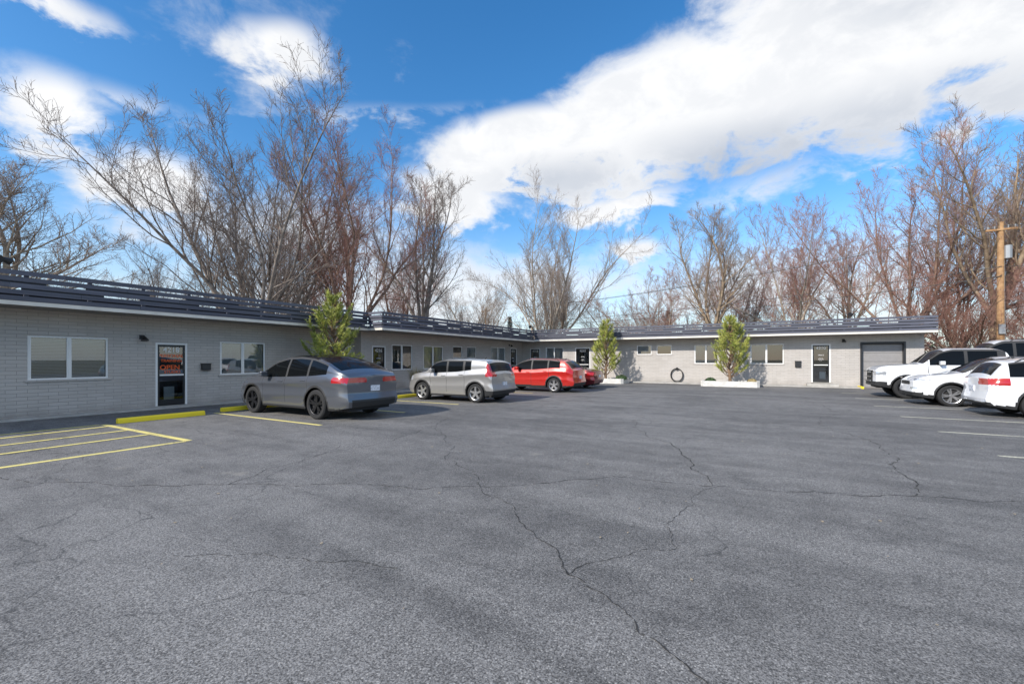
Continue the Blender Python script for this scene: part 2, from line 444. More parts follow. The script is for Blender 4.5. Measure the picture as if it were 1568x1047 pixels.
opsL1 = [(-7.5,-5.8,1.05,2.27),(-3.2,-2.3,.07,2.15),(-1.2,.5,1.05,2.27),(3.65,5.33,1.05,2.27),(6.52,7.43,.07,2.17),(8.48,10.16,1.05,2.27)]
wall_face('L',XL1,-12,14.6,-.05,ZS,opsL1)
opsL2 = [(15.3,16.2,.07,2.3),(16.63,18.2,1.05,2.4),(19.1,20.9,1.05,2.4),(21.9,22.9,1.7,2.45),(23.4,24.5,1.7,2.45),(26.4,28.4,1.05,2.5),(29.2,30.2,.1,2.5)]
wall_face('L',XL2,14.6,31.2,-.05,ZS,opsL2)
wall.quad([(XL1,14.6,0),(XL2,14.6,0),(XL2,14.6,ZS),(XL1,14.6,ZS)])
opsR = [(-16.1,-15.2,.2,2.5),(-14.7,-13.2,1.2,2.55),(-12.2,-11.0,.2,2.5),(-7.5,-6.5,1.95,2.6),(-6.15,-5.15,1.95,2.6),(-3.71,-2.25,1.33,2.57),(-.42,1.37,1.33,2.57),(2.78,3.7,.26,2.52),(5.07,7.04,.02,2.6)]
wall_face('R',YR,XL2,XE,-.05,3.06,opsR, .12)
wall.quad([(XE,YR,0),(XE,39,0),(XE,39,3.06),(XE,YR,3.06)])
wall.quad([(XL1,-12,0),(-24,-12,0),(-24,-12,ZS),(XL1,-12,ZS)])
wall.quad([(-24,-12,0),(-24,39,0),(-24,39,ZS),(-24,-12,ZS)])
wall.quad([(-24,39,0),(XE,39,0),(XE,39,ZS),(-24,39,ZS)])
wall.obj('brick_walls',[M_brick],bld)
for i,o in enumerate(opsL1):
    if o[2] > .5: window('L',XL1,*o)
    else: door('L',XL1,*o,num='4218' if i==4 else '4220',sign=(i==4))
for i,o in enumerate(opsL2):
    if o[2] > .5: window('L',XL2,*o,blinds=(i in (2,4,5)),half='lo' if i==1 else None,split=o[1]-o[0]>1.2)
    else: door('L',XL2,*o,num='4216')
for i,o in enumerate(opsR[:-1]):
    if o[2] > .5: window('R',YR,*o,blinds=i in (1,3,5,6),half='lo' if i==6 else None,split=o[1]-o[0]>1.2)
    else: door('R',YR,*o,num='4210' if i==7 else '4212')
m = MB(); A,B,Z1 = 5.07,7.04,2.6
m.box((A,YR-.03,0),(A+.09,YR+.1,Z1-.0),1); m.box((B-.09,YR-.03,0),(B,YR+.1,Z1),1); m.box((A+.09,YR-.028,Z1-.1),(B-.09,YR+.1,Z1),1)
for k in range(5):
    z0 = .03+k*.49; m.box((A+.09,YR+.22,z0),(B-.09,YR+.26,z0+.478),0)
m.box((A,YR+.12,0),(A+.02,YR+.3,Z1),2); m.box((B-.02,YR+.12,0),(B,YR+.3,Z1),2); m.box((A,YR+.12,Z1),(B,YR+.3,Z1+.02),2)
m.box((A,YR+.27,0),(B,YR+.29,Z1),2)
m.obj('garage_door',[simple('garage_panel',(.27,.26,.26),.55,var=.05),M_black,M_dark],bld)
m = MB()
m.box((-24.3,-12.3,ZS),(-16.1,14.4,3.10),0); m.box((-24.3,14.4,ZS),(-15.15,39.3,3.10),0); m.box((-15.15,30.05,ZS+.03),(8.0,39.3,3.12),0)
m.obj('roof_slab',[M_soffit],bld)
m = MB()
m.box((-16.1,-12.3,ZS),(-16.06,14.36,3.08),0); m.box((-16.06,14.36,ZS+.001),(-15.11,14.4,3.08),0)
m.box((-15.15,14.4,ZS),(-15.11,30.01,3.08),0); m.box((-15.15,30.01,ZS+.03),(8.04,30.05,3.12),0); m.box((8.0,30.05,ZS+.03),(8.04,39.3,3.12),0)
m.obj('fascia_trim',[M_trim],bld)
m = MB()
m.quad([(-24.3,-12.3,3.13),(-16.14,-12.3,3.13),(-16.14,39.3,3.13),(-24.3,39.3,3.13)])
m.quad([(-16.14,30.09,3.13),(7.9,30.09,3.13),(7.9,39.3,3.13),(-16.14,39.3,3.13)])
m.obj('roof_surface',[M_roof],bld)
pr = random.Random(4)
def parapet(side, c, a0, a1, zb):
    m = MB(); h, gp = .115, .045
    for k in range(5):
        z0 = zb+k*(h+gp); a = a0 - ((k*1.3) % 3.6)
        while a < a1:
            A, B = max(a,a0), min(a+3.6,a1)
            if B-A > .02: m.box(P(side,c,A+.003,.0,z0),P(side,c,B-.003,.03,z0+h),pr.choice((0,0,1)))
            a += 3.6
        if 0 < k < 3:
            a = a0 + .6*((k*2) % 4)-2.4
            while a < a1:
                A, B = max(a,a0), min(a+1.4+pr.uniform(-.3,.3),a1)
                if B-A > .02: m.box(P(side,c,A,.034,z0+h-.02),P(side,c,B,.055,z0+h+gp+.02),2)
                a += 2.4
    a = a0+.05
    while a < a1:
        m.box(P(side,c,a,.056,zb-.02),P(side,c,a+.09,.1,zb+.74),0); a += 1.2
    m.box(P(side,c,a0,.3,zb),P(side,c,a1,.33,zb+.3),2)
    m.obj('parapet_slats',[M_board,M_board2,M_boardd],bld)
parapet('L',-16.06,-12.3,14.36,3.09)
parapet('L',-15.11,14.40,30.01,3.09)
parapet('R',14.36,-16.06,-15.145,3.09)
parapet('R',30.01,-15.11,8.04,3.13)
m = MB()
for k in range(5):
    z0 = 3.13+k*.16; m.box((8.01,30.05,z0),(8.04,39.2,z0+.115))
m.obj('parapet_slats',[M_board],bld)
m = MB(); m.box((XL1,-12,0),(-16.75,14.6,.06)); m.box((XL2,14.6,0),(-15.2,YR,.06)); m.box((-15.2,30.2,0),(5.0,YR,.07)); 
m.box((2.5,30.35,.07),(4.0,YR,.2))
m.obj('concrete_walk',[M_conc],bevel=.01)
m = MB()
for x in (4.93,7.3): m.box((x,30.0,0),(x+.12,31.1,.12))
m.obj('garage_curb',[M_stop],bevel=.01)

def wall_lamp(side,c,a,z):
    m = MB()
    m.box(P(side,c,a-.06,-.03,z-.06),P(side,c,a+.06,-.001,z+.08))
    b = Vector(P(side,c,a,-.03,z+.03)); o = Vector(P(side,c,a,-.2,z+.05)); e = Vector(P(side,c,a,-.24,z-.1))
    m.path([b,o,o+(e-o)*.4],[.02,.02,.03],8); m.path([o+(e-o)*.2,e],[.04,.11],12,cap=True)
    m.obj('wall_lamp',[M_black],smooth=False)
wall_lamp('L',XL1,6.15,2.32); wall_lamp('R',YR,4.3,2.72); wall_lamp('L',XL2,29,2.7)
m = MB(); m.box((XL1+.002,7.85,1.23),(XL1+.14,8.12,1.45)); m.box((XL1+.002,7.83,1.45),(XL1+.16,8.14,1.475)); m.obj('mailbox',[M_black],bevel=.012)
m = MB(); m.box((1.95,YR-.12,1.15),(2.25,YR-.002,1.5)); m.box((1.93,YR-.14,1.5),(2.27,YR-.002,1.525)); m.obj('mailbox',[M_black],bevel=.012)
m = MB()
for k in range(4):
    pts = [Vector((-4.8+cos(a)*(.36+.012*k), YR-.06-.03*k, .55+sin(a)*(.42+.01*k))) for a in [2*pi*i/28 for i in range(29)]]
    m.path(pts,[.02]*29,6)
m.box((-4.86,YR-.14,.9),(-4.74,YR-.002,1.06)); m.obj('garden_hose',[M_black],smooth=True)
def roof_light(x,y,z,rot):
    e = empty('roof_floodlight',(x,y,z),rot); m = MB()
    m.path([Vector((0,0,-.15)),Vector((0,0,.15))],[.025,.025],8); 
    m.path([Vector((-.02,0,.15)),Vector((.22,0,.1))],[.05,.11],12,cap=True)
    m.path([Vector((.02,0,.15)),Vector((-.1,.16,.1))],[.05,.09],12,cap=True)
    m.obj('lamp_head',[M_black],e)
roof_light(-16.15,2.95,3.95,-.3); roof_light(4.4,30.12,4.0,-1.5); roof_light(-15.3,29.5,4,-.8)
M_galv = simple('galvanised',(.4,.4,.4),.5,.6)
for (x,y,r,h) in ((3.2,33,.05,.8),(-6,34,.07,.8)):
    m = MB(); m.path([Vector((x,y,3.12)),Vector((x,y,3.12+h))],[r,r],10,cap=True); m.path([Vector((x,y,3.12+h)),Vector((x,y,3.12+h+.08))],[r*1.7,r*.6],10,cap=True)
    m.obj('roof_vent_pipe',[M_galv])

# ------------------------------------------------------------------ cars
M_tire = simple('tire_rubber',(.018,.018,.019),.8)
M_cglass = simple('car_glass',(.006,.007,.008),.03,spec=.5,ior=1.22)
M_clad = simple('black_plastic',(.022,.022,.023),.55)
M_rim = simple('alloy_rim',(.55,.55,.56),.3,.8)
M_rimd = simple('dark_rim',(.03,.03,.033),.35,.6)
M_tail = simple('tail_lamp',(.42,.01,.012),.12,coat=1)
M_head = simple('head_lamp',(.45,.47,.5),.08,.3,coat=1)
M_chrome = simple('chrome',(.7,.7,.7),.12,1)
M_plate = simple('licence_plate',(.65,.67,.72),.5,var=.3,scale=20)
def paint(name,col,metal=.0,rough=.35):
    return simple(name,col,rough,metal,coat=1.0)
def interp(pts, s):
    if s <= pts[0][0]: return pts[0][1]
    for (a,b),(c,d) in zip(pts,pts[1:]):
        if s <= c: return b+(d-b)*(s-a)/(c-a)
    return pts[-1][1]
def smo(pts, s, w=.09):
    return sum(interp(pts,s+k*w)*q for k,q in ((-1,.15),(-.5,.2),(0,.3),(.5,.2),(1,.15)))

def make_car(name, loc, rot, sp):
    e = empty(name, loc, rot)
    L,Wd,H,wb,fo,R = sp['L'],sp['W'],sp['H'],sp['wb'],sp['fo'],sp['R']
    top, belt = sp['top'], sp['belt']
    lo0 = sp.get('low',.24); clad = sp.get('clad',0.0); Ra = R+sp.get('gap',.06)
    cs = (fo, fo+wb)
    cuts = sp['seams']; pil = sp['pillars']
    S = set()
    n = int(L/.035)
    for i in range(n+1): S.add(round(L*i/n,4))
    for c in cs:
        for q in (-1,-.995,-.97,-.9,-.8,.8,.9,.97,.995,1): S.add(round(c+q*Ra,4))
    for c in cuts: S.add(c); S.add(round(c+.014,4))
    for a,b in pil: S.add(a); S.add(b)
    for k in ('side','wind','back'):
        S.add(sp[k][0]); S.add(sp[k][1])
    S = sorted(x for x in S if 0 <= x <= L)
    S2 = [S[0]]
    for x in S[1:]:
        if x-S2[-1] > .006: S2.append(x)
    S = S2; S[-1] = L
    rf, rr = sp.get('rf',.75), sp.get('rr',.55)
    kf, kr = sp.get('kf',.2), sp.get('kr',.12)
    def wid(s):
        w = 1.0
        if s < rf: w -= kf*(1-s/rf)**2.6
        if s > L-rr: w -= kr*(1-(L-s)/rr)**2.6
        return w*Wd/2
    NL, NG, NR = 30, 10, 8
    def section(s):
        w = wid(s)
        end = min(s, L-s)
        lo = lo0 + .09*max(0,1-end/.45)
        for c in cs:
            d = abs(s-c)
            if d < Ra: lo = max(lo, R+sqrt(max(0,Ra*Ra-d*d)))
        zb = smo(belt,s); zt = smo(top,s)
        if zt < zb+.02: zt = zb+.02
        lo = min(lo, zb-.05)
        pts = []
        for i in range(NL+1):
            z = lo+(zb-lo)*i/NL
            h = (z-lo0)/(zb-lo0)
            y = 1.0
            if h < .42: y -= .055*((.42-h)/.42)**1.6
            y += .012*math.exp(-((h-.8)/.09)**2)
            if h > .8: y -= .05*((h-.8)/.2)**1.7
            if .42 < h < .8: y -= .012*sin((h-.42)/.38*pi)
            for c in cs:
                rr_ = sqrt((s-c)**2+(z-R)**2)
                if rr_ < Ra+.14: y += .016*(1-(max(rr_,Ra)-Ra)/.14)
            pts.append((y*w, z))
        g = zt-zb; ze = zt-min(.075,.45*g)
        y1 = w*.945; y2 = y1-sp.get('tumble',.34)*(ze-zb)
        for i in range(1,NG+1):
            f = i/NG
            y = y1+(y2-y1)*f + .02*sin(f*pi)*min(1,g*2)
            pts.append((y, zb+(ze-zb)*f))
        for i in range(1,NR+1):
            f = i/NR; y = y2*(1-f)
            pts.append((y, ze+(zt-ze)*(1-(1-f)**2.4)))
        return pts
    secs = [section(s) for s in S]
    nr = len(secs[0])
    MATS = [sp['paint'],M_cglass,M_clad,M_tail,M_head,M_chrome,M_dark,sp.get('roofmat',sp['paint'])]
    V=[];F=[];MI=[]
    def bump_end(s,y,z):
        d = 0
        f = max(0,1-abs(z-.50)/.22)
        if s < .35: d -= sp.get('fb',.05)*f*(1-s/.35)
        if s > L-.35: d += sp.get('rb',.06)*f*(1-(L-s)/.35)
        return s+d
    def X(s): return L/2-s
    for si,(s,sec) in enumerate(zip(S,secs)):
        for sg in (1,-1):
            for (y,z) in sec: V.append((X(bump_end(s,y,z)), sg*y, z))
    def idx(si,sg,r): return si*2*nr+(0 if sg == 1 else nr)+r
    def classify(s,y,z,r,kind,g):
        ay = abs(y)
        if kind == 'body':
            if NL <= r < NL+NG:
                f = (r-NL+.5)/NG
                if g > .1 and sp['side'][0] < s < sp['side'][1] and f < .88:
                    if any(a < s < b for a,b in pil): return 2
                    return 1
                if g > .1 and sp['side'][0] < s < sp['side'][1]: return sp.get('frame',2)
            if r >= NL+NG and g > .0:
                if sp['wind'][0] < s < sp['wind'][1]: return 1
                if sp['back'][0] < s < sp['back'][1] and (r-NL-NG) >= 1: return 1
                if sp['wind'][1] <= s <= sp['back'][0] : return 7
        for (mi,s0,s1,y0,y1,z0,z1) in sp['zones']:
            if s0 <= s <= s1 and y0 <= ay <= y1 and z0 <= z <= z1: return mi
        if clad:
            if z < clad: return 2
            for c in cs:
                if sqrt((s-c)**2+(z-R)**2) < Ra+.05: return 2
        if kind == 'body' and r < NL+NG and z > max(lo0+.14,clad):
            for c in cuts:
                if c <= s <= c+.0141: return 6
        return 0
    for si in range(len(S)-1):
        s = (S[si]+S[si+1])/2
        zb = smo(belt,s); g_ = smo(top,s)-zb
        for sg in (1,-1):
            for r in range(nr-1):
                a,b,c,d = idx(si,sg,r),idx(si+1,sg,r),idx(si+1,sg,r+1),idx(si,sg,r+1)
                F.append((a,b,c,d) if sg == -1 else (d,c,b,a))
                y = (secs[si][r][0]+secs[si][r+1][0])/2; z = (secs[si][r][1]+secs[si][r+1][1]+secs[si+1][r][1]+secs[si+1][r+1][1])/4
                MI.append(classify(s,y,z,r,'body',g_))
    fr = [x/18 for x in range(-18,19)]
    for which,si in (('f',0),('r',len(S)-1)):
        b0 = len(V); sec = secs[si]; s = S[si]; nf = len(fr)
        for (y,z) in sec[:-1]:
            for f in fr:
                bulge = .07*(1-f*f)
                ss = bump_end(s,y,z)+(-bulge if which == 'f' else bulge)*sp.get('capb',1)
                V.append((X(ss), y*f, z))
        for r in range(nr-2):
            for k in range(nf-1):
                a = b0+r*nf+k; q = (a,a+1,a+nf+1,a+nf)
                F.append(q)
                y = (sec[r][0]+sec[r+1][0])/2*(fr[k]+fr[k+1])/2
                z = (sec[r][1]+sec[r+1][1])/2
                MI.append(classify(s,y,z,r,'cap',0))
    me = bpy.data.meshes.new('body'); me.from_pydata(V,[],F)
    for mm in MATS: me.materials.append(mm)
    me.polygons.foreach_set('material_index',MI)
    bm = bmesh.new(); bm.from_mesh(me)
    bmesh.ops.remove_doubles(bm, verts=bm.verts, dist=.0012)
    bmesh.ops.dissolve_degenerate(bm, edges=bm.edges, dist=.0005)
    bmesh.ops.recalc_face_normals(bm, faces=bm.faces)
    for f in bm.faces: f.smooth = True
    bm.to_mesh(me); bm.free()
    me.set_sharp_from_angle(angle=radians(38))
    o = bpy.data.objects.new('body',me); scene.collection.objects.link(o); o.parent = e
    m = MB()
    m.box((L/2-.12,-Wd/2+.3,lo0-.02),(-L/2+.12,Wd/2-.3,.7),0)
    m.box((X(cs[0]+Ra+.02),-Wd/2+.13,lo0+.01),(X(cs[1]-Ra-.02),Wd/2-.13,lo0+.2),0)
    m.obj('underbody',[M_dark],e)
    for ci,c in enumerate(cs):
        for sg in (1,-1):
            wm = MB(); cx = X(c); yo = sg*(Wd/2-.02); tw = .235
            prof = [(R*.70,.0),(R*.72,.012),(R*.90,.016),(R*.985,-.01),(R,-.035),(R,-tw+.035),(R*.985,-tw+.01),(R*.7,-tw)]
            N = 36
            for j in range(N):
                a0,a1 = 2*pi*j/N,2*pi*(j+1)/N
                for (r0,d0),(r1,d1) in zip(prof,prof[1:]):
                    wm.quad([(cx+r0*cos(a0),yo+sg*d0,R+r0*sin(a0)),(cx+r1*cos(a0),yo+sg*d1,R+r1*sin(a0)),(cx+r1*cos(a1),yo+sg*d1,R+r1*sin(a1)),(cx+r0*cos(a1),yo+sg*d0,R+r0*sin(a1))],0)
                for (r0,d0,r1,d1,mi) in ((R*.70,0,R*.655,-.008,1),(R*.655,-.008,R*.63,-.08,1),(R*.63,-.08,0,-.085,2)):
                    wm.quad([(cx+r0*cos(a0),yo+sg*d0,R+r0*sin(a0)),(cx+r1*cos(a0),yo+sg*d1,R+r1*sin(a0)),(cx+r1*cos(a1),yo+sg*d1,R+r1*sin(a1)),(cx+r0*cos(a1),yo+sg*d0,R+r0*sin(a1))],mi)
            ns = sp.get('spokes',5)
            for j in range(ns):
                for off in ((-.16,.16) if sp.get('twin',True) else (0,)):
                    a = 2*pi*j/ns+off+.3*ci; u = Vector((cos(a),0,sin(a))); v = Vector((-sin(a),0,cos(a)))
                    a_in = 2*pi*j/ns+.3*ci+off*.5; ui = Vector((cos(a_in),0,sin(a_in)))
                    cc = Vector((cx,yo,R)); wv = R*(.055 if sp.get('twin',True) else .1)
                    p0 = cc+ui*R*.08; p1 = cc+u*R*.665; dd = Vector((0,sg*1,0))
                    A = [p0-v*wv*1.25-dd*.022,p0+v*wv*1.25-dd*.022,p1+v*wv-dd*.006,p1-v*wv-dd*.006]
                    Bk = [q-dd*.035 for q in A]
                    wm.quad(A,1)
                    for k in range(4): wm.quad([A[k],A[(k+1)%4],Bk[(k+1)%4],Bk[k]],1)
            wm.path([Vector((cx,yo-sg*.04,R)),Vector((cx,yo-sg*.012,R))],[R*.17,R*.14],14,1,cap=True)
            wm.obj('wheel',[M_tire,sp.get('rim',M_rim),M_dark],e,smooth=True,angle=radians(35))
    sm = sp['wind'][0]+sp.get('mir',.52); zbm = smo(belt,sm); wm_ = wid(sm)
    m = MB()
    for sg in (1,-1):
        m.box((X(sm),sg*(wm_-.04),zbm+.03),(X(sm+.09),sg*(wm_+.06),zbm+.075),1)
        m.box((X(sm-.03),sg*(wm_+.03),zbm+.02),(X(sm+.12),sg*(wm_+.23),zbm+.17),0)
    m.obj('mirrors',[sp['paint'],M_clad],e,bevel=.03)
    m = MB()
    for hx in sp['handles']:
        for sg in (1,-1):
            y = wid(hx)*1.0; z = smo(belt,hx)-.13
            m.box((X(hx),sg*(y-.02),z),(X(hx+.19),sg*(y+.028),z+.03),0)
    m.obj('door_handles',[sp['paint']],e,bevel=.008)
    m = MB()
    if sp.get('rails'):
        a,b = sp['rails']
        for sg in (1,-1):
            def rp(s_,dz):
                sc = section(s_); y,z = sc[NL+NG]; return Vector((X(s_),sg*(y-.03),z+dz))
            pts = [rp(a,.0)]+[rp(a+.12+(b-a-.24)*k/8,.06) for k in range(9)]+[rp(b,.0)]
            m.path(pts,[.018]*len(pts),6,1)
    if sp.get('bars'):
        for s_ in sp['bars']:
            sc = section(s_); y,z = sc[NL+NG]
            m.path([Vector((X(s_),-y,z+.08)),Vector((X(s_),y,z+.08))],[.02,.02],6,1,cap=True)
    pz = sp.get('pz',.82); xr = X(L)-.07*sp.get('capb',1)-.012
    m.box((xr-.012,-.155,pz),(xr+.03,.155,pz+.155),0)
    if sp.get('ant'):
        s_ = sp['ant']; z = smo(top,s_); m.path([Vector((X(s_),0,z-.01)),Vector((X(s_)-.1,0,z+.07))],[.03,.006],6,1)
    for bx in sp.get('boxes',[]):
        mi,s0,s1,y0,y1,z0,z1 = bx
        m.box((X(s0),y0,z0),(X(s1),y1,z1),mi)
        if not (y0 < 0 < y1): m.box((X(s0),-y0,z0),(X(s1),-y1,z1),mi)
    m.obj('trim',[M_plate,M_clad,M_chrome,M_tail,M_head],e,bevel=.004)
    return e

P_grey = paint('graphite_paint',(.12,.128,.148),.5,.28)
P_silv = paint('silver_paint',(.36,.35,.34),.5,.33)
P_red = paint('red_paint',(.50,.018,.012),.2,.3)
P_dred = paint('dark_red_paint',(.14,.008,.01),.3,.3)
P_white = paint('white_paint',(.78,.78,.79),0,.35)

make_car('parked_suv',(-11.70,8.42,.004),pi,dict(L=5.0,W=2.0,H=1.75,wb=2.96,fo=.93,R=.40,paint=P_grey,rim=M_rimd,low=.26,clad=.32,
  top=[(0,.74),(.12,.93),(.5,1.06),(1.0,1.16),(1.15,1.20),(1.9,1.62),(2.4,1.74),(3.0,1.76),(3.6,1.71),(4.2,1.56),(4.65,1.38),(4.85,1.28),(4.95,1.24),(5.0,1.16)],
  belt=[(0,.68),(.12,.85),(.5,.97),(1.2,1.09),(2.5,1.12),(3.6,1.16),(4.4,1.22),(4.88,1.19),(5,1.08)],
  side=(1.42,4.28),wind=(1.17,2.15),back=(3.75,4.68),pillars=[(2.5,2.58),(3.45,3.53)],seams=[1.45,2.52,3.52],handles=[2.25,3.25],
  zones=[(3,4.55,5.1,.30,1.1,.99,1.13),(2,4.7,5.1,0,.75,.28,.54),(4,-.2,.3,.5,1.1,.74,.84)],
  spokes=5,twin=True,pz=.76,kr=.13,tumble=.36,mir=.5,frame=2,roofmat=M_cglass))
make_car('parked_hatchback',(-10.42,14.08,.004),pi,dict(L=4.06,W=1.8,H=1.66,wb=2.57,fo=.78,R=.355,paint=P_silv,low=.22,clad=.28,
  top=[(0,.76),(.05,.95),(.35,1.07),(.85,1.14),(.93,1.17),(1.4,1.57),(1.75,1.66),(2.8,1.65),(3.5,1.62),(3.84,1.57),(3.93,1.42),(4.0,1.12),(4.06,1.06)],
  belt=[(0,.70),(.05,.88),(.35,1.0),(1.0,1.07),(2.5,1.14),(3.1,1.21),(3.85,1.26),(3.98,1.08),(4.06,1.0)],
  side=(1.18,3.14),wind=(.95,1.53),back=(3.86,4.01),pillars=[(1.98,2.06),(2.76,2.86)],seams=[1.2,2.0,2.85],handles=[1.76,2.6],
  zones=[(3,3.80,4.2,.56,1.0,.98,1.48),(2,3.82,4.4,0,.9,.25,.45),(4,-.2,.3,.45,1.1,.8,.95),(2,-.2,.05,0,.6,.3,.55)],
  spokes=5,twin=False,pz=.62,kr=.05,rr=.25,tumble=.18,mir=.4,frame=2,ant=3.2,capb=.6,rb=.07))
make_car('parked_suv',(-9.95,20.15,.004),pi,dict(L=4.55,W=1.86,H=1.68,wb=2.69,fo=.9,R=.36,paint=P_red,low=.24,clad=.34,
  top=[(0,.74),(.1,.93),(.4,1.04),(1.0,1.14),(1.12,1.17),(1.75,1.58),(2.2,1.69),(3.3,1.67),(4.1,1.57),(4.38,1.34),(4.48,1.14),(4.55,1.08)],
  belt=[(0,.68),(.1,.86),(.4,.97),(1.1,1.07),(2.5,1.10),(3.6,1.19),(4.35,1.16),(4.55,1.02)],
  side=(1.38,3.9),wind=(1.14,1.95),back=(4.12,4.46),pillars=[(2.32,2.40),(3.22,3.30)],seams=[1.36,2.34,3.32],handles=[2.08,3.02],
  zones=[(3,4.22,4.7,.5,1.0,.90,1.14),(2,4.3,4.8,0,.8,.25,.48),(4,-.2,.35,.5,1.1,.8,.92)],spokes=5,pz=.66,kr=.1,tumble=.3,rails=(2.1,3.8),mir=.45,ant=3.8))
make_car('parked_sedan',(-10.1,23.35,.004),pi,dict(L=4.7,W=1.82,H=1.45,wb=2.75,fo=.92,R=.33,paint=P_dred,low=.2,
  top=[(0,.6),(.1,.7),(.5,.83),(1.2,.94),(1.35,.97),(2.1,1.36),(2.5,1.45),(3.1,1.43),(4.0,1.1),(4.5,1.04),(4.7,.98)],
  belt=[(0,.55),(.1,.66),(.5,.78),(1.2,.88),(3.0,.95),(4.3,.98),(4.7,.88)],
  side=(1.6,3.75),wind=(1.35,2.3),back=(3.15,4.0),pillars=[(2.6,2.68)],seams=[1.52,2.62,3.5],handles=[2.4,3.3],
  zones=[(3,4.35,4.9,.5,1.0,.74,.9)],spokes=5,pz=.6,tumble=.4))
make_car('pickup_truck',(7.25,24.45,.004),pi,dict(L=5.8,W=2.06,H=2.06,wb=3.7,fo=.98,R=.43,gap=.08,paint=P_white,rim=M_rimd,low=.42,clad=.54,
  top=[(0,1.16),(.05,1.28),(.3,1.36),(1.35,1.44),(1.45,1.47),(2.0,1.98),(2.35,2.08),(3.6,2.07),(3.9,1.98),(4.05,1.45),(4.15,1.40),(5.8,1.40)],
  belt=[(0,1.10),(.05,1.22),(.3,1.29),(1.4,1.37),(3,1.38),(4.1,1.38),(5.8,1.37)],
  side=(1.68,3.85),wind=(1.46,2.12),back=(3.92,4.03),pillars=[(2.7,2.8),(3.62,3.85)],seams=[1.62,2.73,3.8,4.1],handles=[2.45,3.4],
  zones=[(2,-.3,.02,0,.60,.62,1.14),(4,-.3,.3,.64,1.2,.96,1.10),(2,-.3,.35,0,1.2,.4,.68),(3,5.7,5.9,.8,1.1,.9,1.3)],
  boxes=[(2,-.16,-.10,-.56,.56,1.06,1.095),(2,-.14,-.1,-.56,.56,.68,.71),(2,-.135,-.1,-.54,.54,.86,.89),(1,1.6,4.0,.93,1.1,.36,.41)],
  spokes=6,twin=False,fb=.03,kf=.07,rf=.4,kr=.03,tumble=.24,mir=.5,frame=2,pz=.8))
make_car('parked_suv',(9.7,27.7,.004),pi,dict(L=5.6,W=2.06,H=2.5,wb=3.3,fo=1.0,R=.43,gap=.08,paint=P_white,low=.42,clad=.5,
  top=[(0,1.12),(.06,1.22),(.3,1.30),(1.2,1.44),(1.35,1.5),(2.0,2.3),(2.35,2.48),(5.0,2.5),(5.3,2.38),(5.5,1.6),(5.6,1.3)],
  belt=[(0,1.05),(.06,1.16),(.3,1.23),(1.3,1.38),(3,1.5),(5.3,1.5),(5.6,1.2)],
  side=(1.6,5.1),wind=(1.33,2.1),back=(5.3,5.5),pillars=[(2.65,2.75),(3.75,3.85)],seams=[1.56,2.7,3.82],handles=[2.4,3.5],
  zones=[(2,-.3,.02,0,.58,.62,1.10),(4,-.3,.3,.62,1.2,.92,1.06)],spokes=6,twin=False,fb=.03,kf=.1,rf=.4,kr=.06,tumble=.2,rails=(2.6,5.1),bars=(3.0,4.4),mir=.5,frame=2))
make_car('parked_suv',(7.12,21.1,.004),pi,dict(L=4.65,W=1.88,H=1.72,wb=2.72,fo=.95,R=.365,paint=P_white,low=.25,clad=.38,
  top=[(0,.84),(.08,.95),(.35,1.06),(1.05,1.15),(1.2,1.18),(1.95,1.62),(2.4,1.72),(3.8,1.69),(4.3,1.6),(4.5,1.32),(4.6,1.14),(4.65,1.06)],
  belt=[(0,.78),(.08,.89),(.35,1.0),(1.15,1.08),(2.6,1.11),(4.0,1.18),(4.5,1.12),(4.65,1.0)],
  side=(1.48,4.2),wind=(1.22,2.12),back=(4.32,4.55),pillars=[(2.45,2.53),(3.40,3.48)],seams=[1.42,2.47,3.5],handles=[2.2,3.2],
  zones=[(4,-.3,.42,.52,1.2,.87,.93),(2,-.3,.04,0,.5,.72,.85),(2,-.3,.25,0,1.2,.25,.46),(4,-.3,.12,.6,1.2,.56,.64),(3,4.3,4.8,.6,1.1,.9,1.1)],
  spokes=5,twin=True,fb=.05,kf=.17,rails=(2.3,4.1),mir=.45,frame=2,pz=.7))
make_car('parked_suv',(7.95,17.9,.004),0,dict(L=4.7,W=1.86,H=1.68,wb=2.79,fo=.93,R=.37,paint=P_white,low=.24,clad=.34,
  top=[(0,.72),(.1,.90),(.4,1.01),(1.05,1.11),(1.2,1.15),(1.9,1.59),(2.35,1.68),(3.8,1.66),(4.35,1.58),(4.55,1.32),(4.65,1.14),(4.7,1.08)],
  belt=[(0,.66),(.1,.84),(.4,.95),(1.1,1.04),(2.5,1.07),(3.9,1.13),(4.5,1.12),(4.7,1.0)],
  side=(1.45,4.3),wind=(1.22,2.08),back=(4.38,4.61),pillars=[(2.45,2.53),(3.42,3.50)],seams=[1.4,2.47,3.52],handles=[2.18,3.2],
  zones=[(3,4.3,4.95,.38,1.1,.90,1.08),(2,4.35,4.95,0,.85,.24,.42),(4,-.3,.4,.5,1.2,.8,.9)],
  boxes=[(2,4.76,4.83,.3,.8,.40,.43)],spokes=5,twin=True,kr=.1,tumble=.3,rails=(2.25,4.15),mir=.45,frame=2,pz=.70,ant=3.9))

